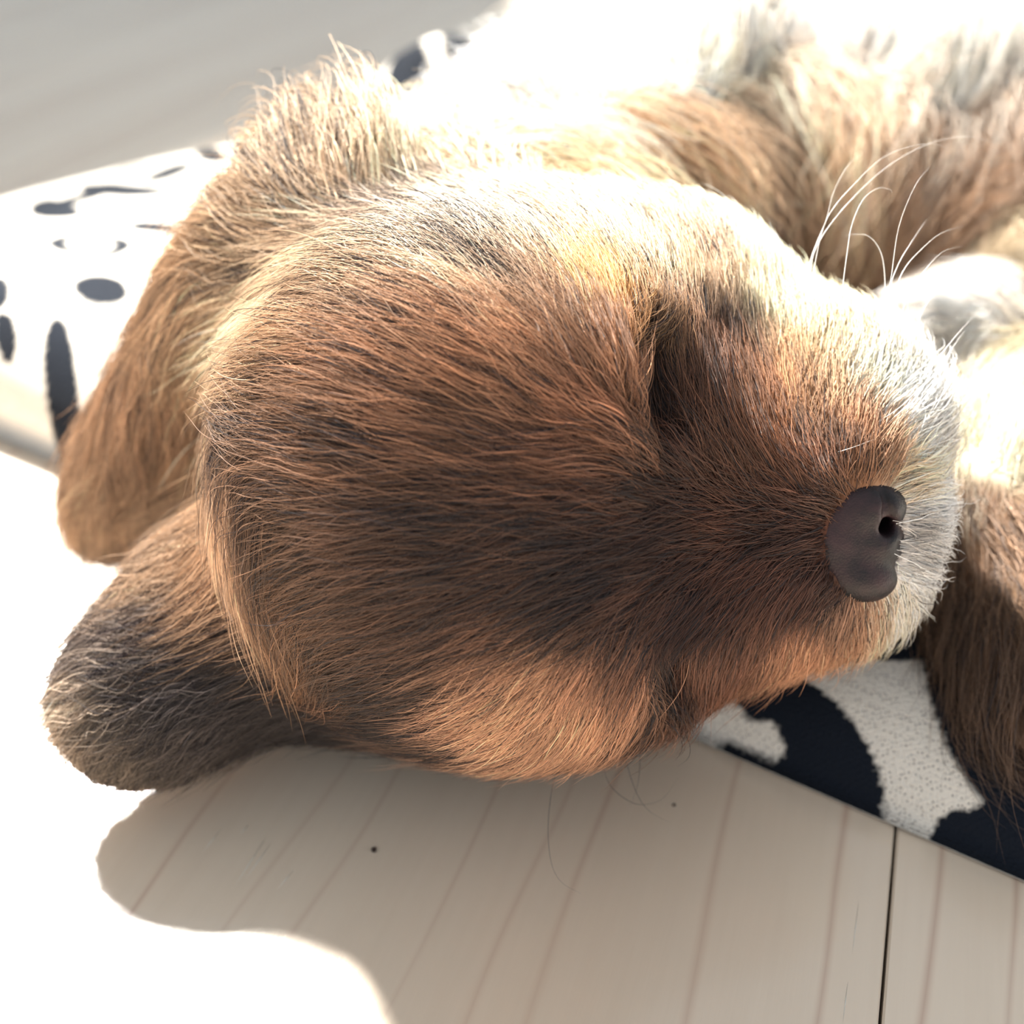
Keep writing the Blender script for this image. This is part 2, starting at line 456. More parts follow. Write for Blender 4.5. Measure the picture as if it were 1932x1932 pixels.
# --- ears: soft flaps
EARU, EARL = 'ear_far', 'ear_near'
def flap(group, pts, k=0.010):
    """pts: (px, py, d, half width, half thickness) along the flap"""
    C = [P(a, b, d) for (a, b, d, _, _) in pts]
    for i in range(len(pts)):
        t = unit(C[min(i + 1, len(C) - 1)] - C[max(i - 1, 0)])
        nrm = -FW * 0.86 + UP * 0.5
        ln = np.linalg.norm(C[min(i + 1, len(C) - 1)] - C[max(i - 1, 0)]) * 0.62
        A = axes_from(t, nrm)
        ell(group, C[i], (max(ln, 0.008), pts[i][4], pts[i][3]), A, k=k)
flap(EARU, [(640, 410, .172, .0110, .0060), (520, 470, .174, .0105, .0055), (430, 580, .178, .0085, .0050), (334, 700, .187, .0066, .0042),
            (250, 840, .198, .0062, .0040), (228, 938, .202, .0060, .0036)])
ell(EARL, P(430, 1085, 0.172), (0.0105, 0.0090, 0.0075), k=0.010)
flap(EARL, [(555, 1145, .166, .0120, .0060), (460, 1180, .166, .0115, .0055), (375, 1225, .165, .0110, .0050), (300, 1285, .163, .0098, .0045), (258, 1350, .161, .0078, .0042)])

LO = np.array([-0.115, 0.075, 0.0]); HI = np.array([0.235, 0.475, 0.165]); HG = 0.0017
NX = np.ceil((HI - LO) / HG).astype(int)
ax_ = [LO[i] + HG * np.arange(NX[i]) for i in range(3)]
GRID = np.stack(np.meshgrid(*ax_, indexing='ij'), -1).astype(np.float32)

def field(X):
    d = np.full(X.shape[:3], 0.05, np.float32)
    for sub in (False, True):
        for p in PRIMS:
            if p.sub != sub: continue
            pad = 0.012 if sub else 0.032
            if p.t == 'e': a = b = p.c; r = float(p.r.max())
            else: a, b = np.minimum(p.a, p.b), np.maximum(p.a, p.b); r = max(p.ra, p.rb)
            i0 = np.clip(np.floor((a - r - pad - LO) / HG).astype(int), 0, NX); i1 = np.clip(np.ceil((b + r + pad - LO) / HG).astype(int), 0, NX)
            if (i1 <= i0).any(): continue
            sl = tuple(slice(i0[k], i1[k]) for k in range(3))
            s = prim_sdf(p, X[sl])
            d[sl] = smin(d[sl], s, p.k) if not sub else -smin(-d[sl], s, p.k)
    return d
SDF = field(GRID)
# the body rests on the blanket and the floor: flattened where it touches them
_ground = blanket_z(GRID[:, :, 0, 0].astype(float), GRID[:, :, 0, 1].astype(float)).astype(np.float32)[:, :, None]
SDF = np.maximum(SDF, _ground + 0.0012 - GRID[..., 2])

for _k in range(3):
    for _e in (0, -1):
        _sl = [slice(None)] * 3; _sl[_k] = _e; SDF[tuple(_sl)] = np.maximum(SDF[tuple(_sl)], 0.0005)   # close the mesh where it leaves the grid

def surface_nets(S, lo, h):
    nx, ny, nz = S.shape
    ins = S < 0
    corners = [(i, j, k) for i in (0, 1) for j in (0, 1) for k in (0, 1)]
    cs = {c: S[c[0]:nx - 1 + c[0], c[1]:ny - 1 + c[1], c[2]:nz - 1 + c[2]] for c in corners}
    cnt = sum((cs[c] < 0).astype(np.int8) for c in corners)
    act = (cnt > 0) & (cnt < 8)
    I = np.argwhere(act)
    vid = np.full(act.shape, -1, np.int64); vid[act] = np.arange(len(I))
    val = {c: cs[c][act] for c in corners}
    acc = np.zeros((len(I), 3)); num = np.zeros(len(I))
    for a in corners:
        for axis in range(3):
            if a[axis] == 0:
                b = list(a); b[axis] = 1; b = tuple(b)
                va, vb = val[a], val[b]
                x = (va < 0) != (vb < 0)
                t = np.where(x, va / np.where(va - vb == 0, 1, va - vb), 0)
                pt = np.array(a, float)[None] + t[:, None] * (np.array(b) - np.array(a))[None]
                acc += np.where(x[:, None], pt, 0); num += x
    V = lo + h * (I + acc / num[:, None])
    quads = []
    for axis in range(3):
        o1, o2 = [(1, 2), (2, 0), (0, 1)][axis]
        a = ins; sl0 = [slice(None)] * 3; sl1 = [slice(None)] * 3
        sl0[axis] = slice(0, -1); sl1[axis] = slice(1, None)
        x = ins[tuple(sl0)] != ins[tuple(sl1)]
        E = np.argwhere(x)
        ok = np.ones(len(E), bool)
        for o in (o1, o2): ok &= (E[:, o] > 0) & (E[:, o] < S.shape[o] - 1)
        E = E[ok]
        flip = ins[tuple(sl0)][tuple(E.T)]
        def vv(d1, d2):
            e = E.copy(); e[:, o1] -= d1; e[:, o2] -= d2
            return vid[tuple(e.T)]
        q = np.stack([vv(1, 1), vv(0, 1), vv(0, 0), vv(1, 0)], -1)
        q[~flip] = q[~flip][:, ::-1]
        quads.append(q)
    return V, np.concatenate(quads)

PUP = bpy.data.objects.new('sleeping_puppy', None); COL.objects.link(PUP)
PUP.location = (0.03, 0.2, 0.0)
tag(PUP, 'brown and white puppy asleep on its side on the leopard print blanket', 'puppy')
PINV = Matrix.Translation(Vector((-0.03, -0.2, 0.0)))
def under(o):
    o.parent = PUP; o.matrix_parent_inverse = PINV; return o

BV_, BQ_ = surface_nets(SDF, LO, HG)

def sample_grid(A, X):
    u = (X - LO) / HG
    u = np.clip(u, 0, NX - 1.001)
    i = np.floor(u).astype(int); f = u - i
    out = 0
    for a in (0, 1):
        for b in (0, 1):
            for c in (0, 1):
                w = (f[:, 0] if a else 1 - f[:, 0]) * (f[:, 1] if b else 1 - f[:, 1]) * (f[:, 2] if c else 1 - f[:, 2])
                out = out + w * A[i[:, 0] + a, i[:, 1] + b, i[:, 2] + c]
    return out
def sdf_at(X): return sample_grid(SDF, X)
def normal_at(X, e=0.0022):
    g = np.stack([sdf_at(X + np.eye(3)[k] * e) - sdf_at(X - np.eye(3)[k] * e) for k in range(3)], -1)
    return unit(g)

# ------------------------------------------------------------------ nose
NOSE_F = unit(v3(1.0, -0.10, -0.22))                 # where the nose points
NOSE_W = unit(v3(0.10, 1.0, 0.10)); NOSE_W = unit(NOSE_W - NOSE_F * (NOSE_F @ NOSE_W))   # its width
NOSE_T = np.cross(NOSE_F, NOSE_W)                   # towards or away from the viewer
if NOSE_T @ FW > 0: NOSE_T = -NOSE_T
_a = math.radians(-16.0)
NOSE_T, NOSE_W = NOSE_T * math.cos(_a) + NOSE_W * math.sin(_a), NOSE_W * math.cos(_a) - NOSE_T * math.sin(_a)
NOSE_C = P(1603, 1016, 0.1462)
def nose_pt(f, w, t): return NOSE_C + NOSE_F * f + NOSE_W * w + NOSE_T * t
def nose_field(X):
    A = np.stack([NOSE_F, NOSE_W, NOSE_T])
    def E(c, r, ax=A):
        p = Prim(); p.t = 'e'; p.c = np.array(c); p.r = np.array(r); p.ax = ax; return prim_sdf(p, X)
    def K_(a, b, ra, rb):
        p = Prim(); p.t = 'c'; p.a = np.array(a); p.b = np.array(b); p.ra = ra; p.rb = rb; return prim_sdf(p, X)
    d = E(nose_pt(-0.0030, 0, -0.0010), (0.0088, 0.0090, 0.0070))                              # pad
    d = smin(d, E(nose_pt(0.0012, 0.0050, 0.0004), (0.0056, 0.0038, 0.0050)), 0.0025)       # wings
    d = smin(d, E(nose_pt(0.0012, -0.0050, 0.0004), (0.0056, 0.0038, 0.0050)), 0.0025)
    d = smin(d, E(nose_pt(0.0030, 0, -0.0012), (0.0046, 0.0030, 0.0056)), 0.0020)
    # nostrils: comma-shaped holes, round below and drawn out to a slit at the side
    for sg in (1, -1):
        for (a, b_, ra, rb) in (((0.0046, 0.0026, 0.0042), (0.0030, 0.0030, -0.0004), 0.0013, 0.0012),
                                ((0.0046, 0.0028, 0.0042), (0.0040, 0.0048, 0.0046), 0.0010, 0.0006),
                                ((0.0040, 0.0048, 0.0046), (0.0030, 0.0078, 0.0036), 0.0006, 0.0003)):
            o_ = (0, 0) if sg > 0 else (0.0014, -0.0042)
            c = -K_(nose_pt(a[0] + o_[0], sg * a[1], a[2] + o_[1]), nose_pt(b_[0] + o_[0], sg * b_[1], b_[2] + o_[1]), ra, rb)
            d = -smin(-d, -c, 0.0008)
    c = -K_(nose_pt(0.0062, 0, 0.0044), nose_pt(0.0080, 0, -0.003), 0.0004, 0.0006)                  # groove between the nostrils
    d = -smin(-d, -c, 0.0012)
    return d
def build_nose():
    h = 0.00032; lo = NOSE_C - 0.0135; n = int(0.027 / h)
    a = [lo[i] + h * np.arange(n) for i in range(3)]
    X = np.stack(np.meshgrid(*a, indexing='ij'), -1)
    V, Q = surface_nets(nose_field(X), lo, h)
    m = NT('nose_leather')
    tc = m.n('TexCoord')
    vo = m.n('Voronoi', i_Scale=3400.0, i_Vector=tc.outputs['Object'])
    nz = m.n('Noise', i_Scale=260.0, i_Detail=3.0, i_Vector=tc.outputs['Object'])
    col = m.ramp(nz.outputs[0], (0.36, srgb(25, 23, 26)), (0.64, srgb(56, 39, 42)))
    b = m.n('BsdfPrincipled', i_Base_Color=col, i_Roughness=0.5)
    b.inputs['Specular IOR Level'].default_value = 0.32
    bp = m.n('Bump', i_Strength=0.3, i_Distance=0.00015, i_Height=vo.outputs['Distance'])
    m.set(b.inputs['Normal'], bp)
    o = under(mesh_obj('nose', V, Q, m.done(b)))
    o['label'] = 'dark brown pebbled nose leather'
    return o
build_nose()

# ------------------------------------------------------------------ coat
GROUPS = [HEAD, BODY, LEG, PAW, EARU, EARL]
def group_of(X):
    out = np.full((len(GROUPS), len(X)), 9.0)
    for p in PRIMS:
        if p.sub: continue
        g = GROUPS.index(p.g); out[g] = np.minimum(out[g], prim_sdf(p, X))
    return out.argmin(0)
FC = BV_[BQ_].mean(1)
FN = np.cross(BV_[BQ_[:, 2]] - BV_[BQ_[:, 0]], BV_[BQ_[:, 3]] - BV_[BQ_[:, 1]])
FA = np.linalg.norm(FN, axis=1) / 2
FN = unit(FN)
if (FN * normal_at(FC)).sum(1).mean() < 0:
    BQ_ = BQ_[:, ::-1].copy(); FN = -FN
FG = group_of(FC)
TREE = BVHTree.FromPolygons([tuple(v) for v in BV_], [tuple(int(i) for i in q) for q in BQ_])

# guides: px, py, growth direction in the photo (x right, y down), length px, lift deg, coat colour (sun and shade worked in at places), share of black hairs
G = {}
G[HEAD] = [
 # muzzle bridge and sides
 (1550,1010,-1,0,55,12,(112,64,48),.12),(1450,985,-1,-.1,75,14,(108,62,45),.1),(1350,955,-1,-.05,85,14,(102,60,45),.15),(1290,1000,-1,0,90,14,(92,55,44),.25),
 (1450,850,-.3,-1,85,20,(160,100,58),.05),(1400,760,-.12,-1,95,22,(160,100,62),.05),(1330,800,-.25,-1,95,20,(118,72,50),.15),(1290,880,-.7,-.7,80,16,(120,74,52),.15),
 (1500,750,.1,-1,85,24,(200,150,95),.02),(1560,680,.3,-1,80,24,(228,196,155),.0),(1640,760,.6,-.8,85,26,(236,216,188),0),(1700,800,.8,-.55,120,32,(240,230,212),0),
 (1620,850,.2,-1,60,22,(196,132,80),0),(1705,890,.9,-.3,70,22,(228,196,158),0),(1745,960,1,-.05,80,20,(242,236,226),0),(1745,1060,1,.3,80,20,(242,236,226),0),
 (1690,1160,.5,.8,75,18,(230,206,176),0),(1600,1180,.2,1,70,14,(214,158,118),0),(1500,1185,.1,1,80,14,(206,148,108),0),(1400,1200,-.1,1,90,16,(160,104,76),.03),
 (1300,1240,-.2,1,80,16,(140,92,70),.08),(1450,1085,-.4,.9,70,14,(122,72,52),.08),(1350,1100,-.7,.6,80,14,(112,66,50),.15),(1530,1100,-.2,1,55,12,(128,74,54),.05),
 (1290,1150,-.8,.5,80,14,(100,62,48),.25),(1500,910,-.5,-.7,65,16,(136,80,50),.06),(1580,895,-.2,-1,45,14,(120,70,48),.2),(1570,955,-1,-.2,40,8,(80,52,44),.4),
 (1560,1090,-.8,.4,45,8,(84,56,48),.3),(1640,905,.4,-.9,50,14,(186,124,76),.05),
 # stop, eye; colour and black hairs in the hollow paint its shade
 (1232,770,-.15,-1,55,10,(52,38,38),.6),(1228,690,.05,-1,55,10,(70,48,44),.5),(1270,860,-.5,-.8,70,12,(84,52,44),.4),
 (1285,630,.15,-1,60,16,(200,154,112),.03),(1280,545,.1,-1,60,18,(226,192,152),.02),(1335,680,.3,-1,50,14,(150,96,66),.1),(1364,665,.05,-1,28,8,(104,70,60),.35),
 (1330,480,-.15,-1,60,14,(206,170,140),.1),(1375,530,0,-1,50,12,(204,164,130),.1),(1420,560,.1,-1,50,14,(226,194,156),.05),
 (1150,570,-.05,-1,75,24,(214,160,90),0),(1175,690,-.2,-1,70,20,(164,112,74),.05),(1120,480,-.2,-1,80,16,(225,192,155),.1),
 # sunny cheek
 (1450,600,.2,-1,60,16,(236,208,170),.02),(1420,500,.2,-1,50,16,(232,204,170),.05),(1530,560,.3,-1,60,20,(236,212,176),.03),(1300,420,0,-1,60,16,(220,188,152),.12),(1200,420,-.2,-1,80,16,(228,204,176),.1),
 # forehead and crown; upper crown colours lightened to paint in sunlight
 (1110,890,-1,-.1,105,14,(152,98,66),.08),(1120,975,-1,.02,110,12,(50,36,36),.85),(1010,955,-1,-.1,115,12,(50,38,38),.8),(1160,820,-1,-.25,90,16,(170,112,76),.05),(1170,920,-1,-.1,90,14,(130,82,58),.15),
 (1130,740,-.8,-.7,110,20,(178,128,92),.05),(1080,650,-.5,-1,115,18,(194,154,120),.12),(1000,760,-1,-.5,130,16,(172,118,80),.08),(900,820,-1,-.42,145,15,(162,112,78),.15),
 (900,680,-1,-.6,150,16,(170,124,90),.22),(950,560,-.7,-.9,130,16,(206,178,150),.3),(900,450,-.4,-1,110,16,(218,198,176),.3),(1050,500,-.3,-1,100,16,(216,186,156),.25),
 (850,910,-1,-.15,140,14,(138,94,66),.2),(880,1010,-1,.1,135,14,(112,78,60),.22),(700,790,-1,-.3,155,15,(158,112,78),.18),(700,650,-1,-.5,160,15,(186,148,114),.18),
 (750,520,-1,-.6,150,15,(200,168,136),.22),(800,400,-.5,-1,120,18,(190,166,146),.45),(700,940,-1,0,145,14,(136,98,72),.2),(590,850,-1,-.25,150,15,(136,102,80),.2),
 (550,1000,-.9,.1,140,14,(136,102,80),.2),(480,800,-1,-.5,140,15,(112,90,78),.3),(560,680,-1,-.2,155,15,(190,156,122),.1),(460,640,-1,.1,150,15,(214,184,148),.04),(560,560,-1,-.2,150,16,(218,194,166),.08),
 (420,720,-.6,.7,140,14,(184,146,108),.05),(400,600,-.9,.3,140,18,(206,174,138),.05),
 (430,860,.35,1,140,7,(196,156,120),.05),(440,940,.35,1,140,7,(192,150,114),.05),(440,1030,.35,1,150,9,(192,150,112),.05),(510,1130,.1,1,150,14,(172,124,86),.1),(600,1220,-.5,.8,130,13,(140,100,74),.18),(480,950,0,1,140,14,(150,112,84),.15),
 (1000,1075,-1,.25,120,13,(112,74,56),.2),(1110,1105,-1,.2,110,12,(48,36,36),.85),(900,1140,-1,.4,130,14,(118,80,60),.25),(720,1090,-1,.2,140,14,(132,94,70),.25),(1190,1060,-1,.1,90,12,(80,52,44),.4),
 (720,1230,-1,.35,140,13,(104,76,60),.25),(860,1270,-1,.5,125,13,(92,68,56),.35),(620,1320,-1,.3,130,13,(70,54,50),.4),(500,1280,-1,.3,120,13,(66,54,52),.4),
 (1050,1230,-.7,.7,90,15,(220,164,122),.05),(1000,1290,-.6,.8,85,15,(224,168,126),.04),(1130,1270,-.15,1,85,16,(220,162,120),.04),(1185,1210,-.5,.8,80,14,(170,114,82),.12),
 (940,1320,-.7,.7,90,14,(196,144,110),.1),(1080,1340,-.2,1,85,18,(212,158,120),.02),(1000,1180,-.9,.5,100,13,(120,80,60),.35),(800,1350,-.8,.4,90,10,(56,44,44),.6),(650,1370,-.9,.3,90,10,(52,44,44),.6),
 (1235,1190,-.2,1,50,10,(44,34,36),.8),
]
G[HEAD] += [
 (1060,1035,-1,.12,115,13,(126,84,60),.12),(1180,1010,-1,0,90,13,(112,70,52),.15),(930,1060,-1,.2,130,13,(122,84,62),.15),(950,890,-1,-.2,135,14,(150,102,70),.12),(1060,915,-1,-.1,115,14,(146,96,66),.12),
 (1230,1090,-.9,.3,85,13,(104,66,50),.2),(1030,1150,-1,.45,110,13,(150,102,74),.2),(800,1000,-1,.05,140,14,(124,88,66),.2),(780,870,-1,-.22,150,14,(152,106,74),.12),(820,730,-1,-.5,150,15,(172,122,86),.12),
 (640,760,-1,-.3,155,14,(154,114,82),.15),(640,1120,-.8,.4,130,13,(150,108,78),.12),(840,1180,-1,.4,130,13,(130,92,68),.18),(770,600,-1,-.55,155,15,(192,156,122),.15),(640,480,-.9,-.6,160,16,(202,172,140),.12),
 (840,470,-.7,-.9,130,16,(206,182,160),.2),(960,400,-.3,-1,110,16,(222,200,174),.15),(1420,900,-.7,-.5,75,12,(124,74,50),.06),(1410,1030,-.9,.3,75,11,(112,66,48),.08),(1490,1030,-.9,.2,65,10,(114,66,48),.06),  # top of the crown lightened here too, as if sunlit
 (1380,860,-.4,-.9,85,16,(140,86,56),.06),(1470,800,-.05,-1,85,18,(182,122,72),.02),(1540,800,.1,-1,75,18,(200,146,90),.02),
]
G[EARU] = [
 (740,340,.06,-1,260,38,(214,190,160),.1),(670,330,-.1,-1,290,40,(200,168,134),.12),(600,340,-.25,-1,270,34,(196,164,130),.12),(560,380,-.6,-.85,190,24,(194,162,128),.15),(500,420,-.85,-.5,170,18,(192,158,124),.15),(420,460,-.9,-.25,160,16,(188,152,118),.1),
 (350,540,-.75,.55,160,14,(178,142,108),.1),(300,650,-.4,1,180,13,(172,134,102),.06),(255,790,-.25,1,190,13,(176,138,106),.05),(190,890,-.5,.9,150,16,(190,154,120),.03),
 (320,820,-.2,1,170,8,(188,150,114),.04),(250,960,-.15,1,130,13,(146,116,94),.15),(200,1000,-.3,.9,110,13,(116,98,92),.25),(290,900,-.15,1,150,8,(178,140,106),.05),
]
G[EARL] = [
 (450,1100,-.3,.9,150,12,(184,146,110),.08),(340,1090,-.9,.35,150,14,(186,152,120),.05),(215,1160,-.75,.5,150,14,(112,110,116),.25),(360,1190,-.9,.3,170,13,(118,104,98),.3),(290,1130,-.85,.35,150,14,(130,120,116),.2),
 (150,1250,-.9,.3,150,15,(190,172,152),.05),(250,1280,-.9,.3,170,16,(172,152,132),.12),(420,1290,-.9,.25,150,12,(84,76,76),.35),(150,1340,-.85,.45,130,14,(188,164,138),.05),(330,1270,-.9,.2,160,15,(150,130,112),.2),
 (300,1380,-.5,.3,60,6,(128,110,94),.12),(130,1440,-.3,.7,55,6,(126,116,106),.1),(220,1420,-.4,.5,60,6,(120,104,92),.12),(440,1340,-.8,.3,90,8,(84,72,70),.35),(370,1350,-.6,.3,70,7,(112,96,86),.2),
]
G[BODY] = [
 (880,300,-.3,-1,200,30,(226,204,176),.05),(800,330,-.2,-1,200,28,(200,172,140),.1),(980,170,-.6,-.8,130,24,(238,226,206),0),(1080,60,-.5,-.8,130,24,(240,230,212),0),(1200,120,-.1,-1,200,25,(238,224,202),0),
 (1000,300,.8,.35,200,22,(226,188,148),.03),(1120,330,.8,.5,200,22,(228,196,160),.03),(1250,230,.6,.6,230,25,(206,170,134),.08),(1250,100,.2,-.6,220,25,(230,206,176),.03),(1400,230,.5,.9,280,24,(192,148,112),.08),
 (1380,100,.1,-.9,240,26,(236,220,196),.02),(1500,380,.2,1,280,20,(172,126,94),.08),(1340,360,.3,1,160,12,(92,70,58),.5),(1400,420,.3,1,240,16,(130,94,72),.2),(1550,180,.1,.9,280,26,(216,178,140),.05),(1600,80,.2,-.9,240,26,(238,224,204),0),  # darkest guide lies in the shoulder hollow and paints its shade
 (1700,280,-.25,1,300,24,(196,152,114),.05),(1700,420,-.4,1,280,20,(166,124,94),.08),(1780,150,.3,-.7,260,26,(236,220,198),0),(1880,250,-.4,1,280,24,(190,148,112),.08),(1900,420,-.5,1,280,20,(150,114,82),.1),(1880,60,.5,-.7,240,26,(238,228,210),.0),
]
G[LEG] = [  # front darkened, top paled: shade and sun put into the colour
 (1890,840,.2,-.9,120,24,(232,206,174),0),(1850,960,-.1,.6,120,18,(128,94,70),.12),(1900,1000,.5,.7,170,20,(160,122,90),.08),(1860,1100,.1,1,190,16,(122,90,68),.15),(1890,1220,.3,1,220,16,(134,100,76),.12),(1925,1100,.7,.7,190,20,(166,128,94),.08),
 (1920,1320,.2,1,200,16,(128,98,76),.15),
]
G[PAW] = [
 (1750,520,-.6,-.7,60,18,(208,200,190),0),(1690,590,-.9,-.2,60,16,(206,198,190),0),(1720,680,-.6,.6,60,16,(204,194,186),0),(1800,600,-.8,0,70,16,(206,198,190),0),(1870,540,-.3,-.7,80,18,(206,194,182),0),(1830,690,-.5,.8,70,16,(216,204,192),0),
 (1900,700,-.8,.5,160,18,(176,148,110),.05),
]

GUIDE_GAIN = 1.6; DESAT = 0.12
def compile_guides(rows):
    pos, d3, par, colr = [], [], [], []
    for (a, b, dx, dy, L, lift, c, dk) in rows:
        ray = unit(P(a, b, 1.0) - CAM)
        hit, nrm, _, _ = TREE.ray_cast(Vector(CAM), Vector(ray))
        if hit is None:
            best = None
            for dd in np.linspace(0.12, 0.4, 80):
                q = P(a, b, dd); s = float(sdf_at(q[None])[0])
                if best is None or s < best[0]: best = (s, q)
            hit = best[1]
        hit = np.array(hit); nr = normal_at(hit[None])[0]
        v = dx * RT - dy * UP
        v = v - nr * (v @ nr); v = unit(v)
        pos.append(hit); d3.append(v)
        par.append((L * (hit - CAM) @ FW / F, math.radians(lift), dk)); 
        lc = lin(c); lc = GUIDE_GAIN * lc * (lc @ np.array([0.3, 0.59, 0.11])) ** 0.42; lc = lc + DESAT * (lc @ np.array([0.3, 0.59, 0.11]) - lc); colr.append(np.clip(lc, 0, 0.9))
    return np.array(pos), np.array(d3), np.array(par), np.array(colr)

def idw(g, X, e=0.0035, pw=2.0):
    pos, d3, par, colr = g
    d2 = ((X[:, None, :] - pos[None]) ** 2).sum(-1)
    w = 1.0 / (d2 + e * e) ** pw
    w /= w.sum(1, keepdims=True)
    return w @ d3, w @ par, w @ colr

def hair_material():
    m = NT('coat_hair')
    at = m.n('Attribute', attribute_name='hair_color', attribute_type='GEOMETRY')
    df = m.n('BsdfDiffuse'); m.set(df.inputs['Color'], at.outputs['Color'])
    rf = m.n('BsdfHair', component='Reflection')
    m.set(rf.inputs['Color'], m.mix(0.5, at.outputs['Color'], (0.95, 0.93, 0.9)))
    rf.inputs['RoughnessU'].default_value = 0.18; rf.inputs['RoughnessV'].default_value = 0.7
    tr = m.n('BsdfHair', component='Transmission'); m.set(tr.inputs['Color'], at.outputs['Color'])
    tr.inputs['RoughnessU'].default_value = 0.35; tr.inputs['RoughnessV'].default_value = 0.9
    a = m.n('MixShader'); a.inputs[0].default_value = 0.09; m.set(a.inputs[1], df); m.set(a.inputs[2], rf)
    h = m.n('MixShader'); h.inputs[0].default_value = 0.15; m.set(h.inputs[1], a); m.set(h.inputs[2], tr)
    return m.done(h)
HAIR = hair_material()

def make_curves(name, pts, rad, col, mat):
    N, K, _ = pts.shape
    cu = bpy.data.hair_curves.new(name)
    cu.add_curves([K] * N)
    cu.attributes['position'].data.foreach_set('vector', pts.astype(np.float32).ravel())
    r = cu.attributes.get('radius') or cu.attributes.new('radius', 'FLOAT', 'POINT')
    r.data.foreach_set('value', rad.astype(np.float32).ravel())
    c = cu.attributes.new('hair_color', 'FLOAT_COLOR', 'CURVE')
    c.data.foreach_set('color', np.concatenate([col, np.ones((N, 1))], 1).astype(np.float32).ravel())
    cu.materials.append(mat)
    o = bpy.data.objects.new(name, cu); COL.objects.link(o)
    return under(o)

def floor_clamp(X, m=0.0004):
    z = blanket_z(X[..., 0], X[..., 1]) + m
    X[..., 2] = np.maximum(X[..., 2], z); return X

GC = {k: compile_guides(v) for k, v in G.items()}

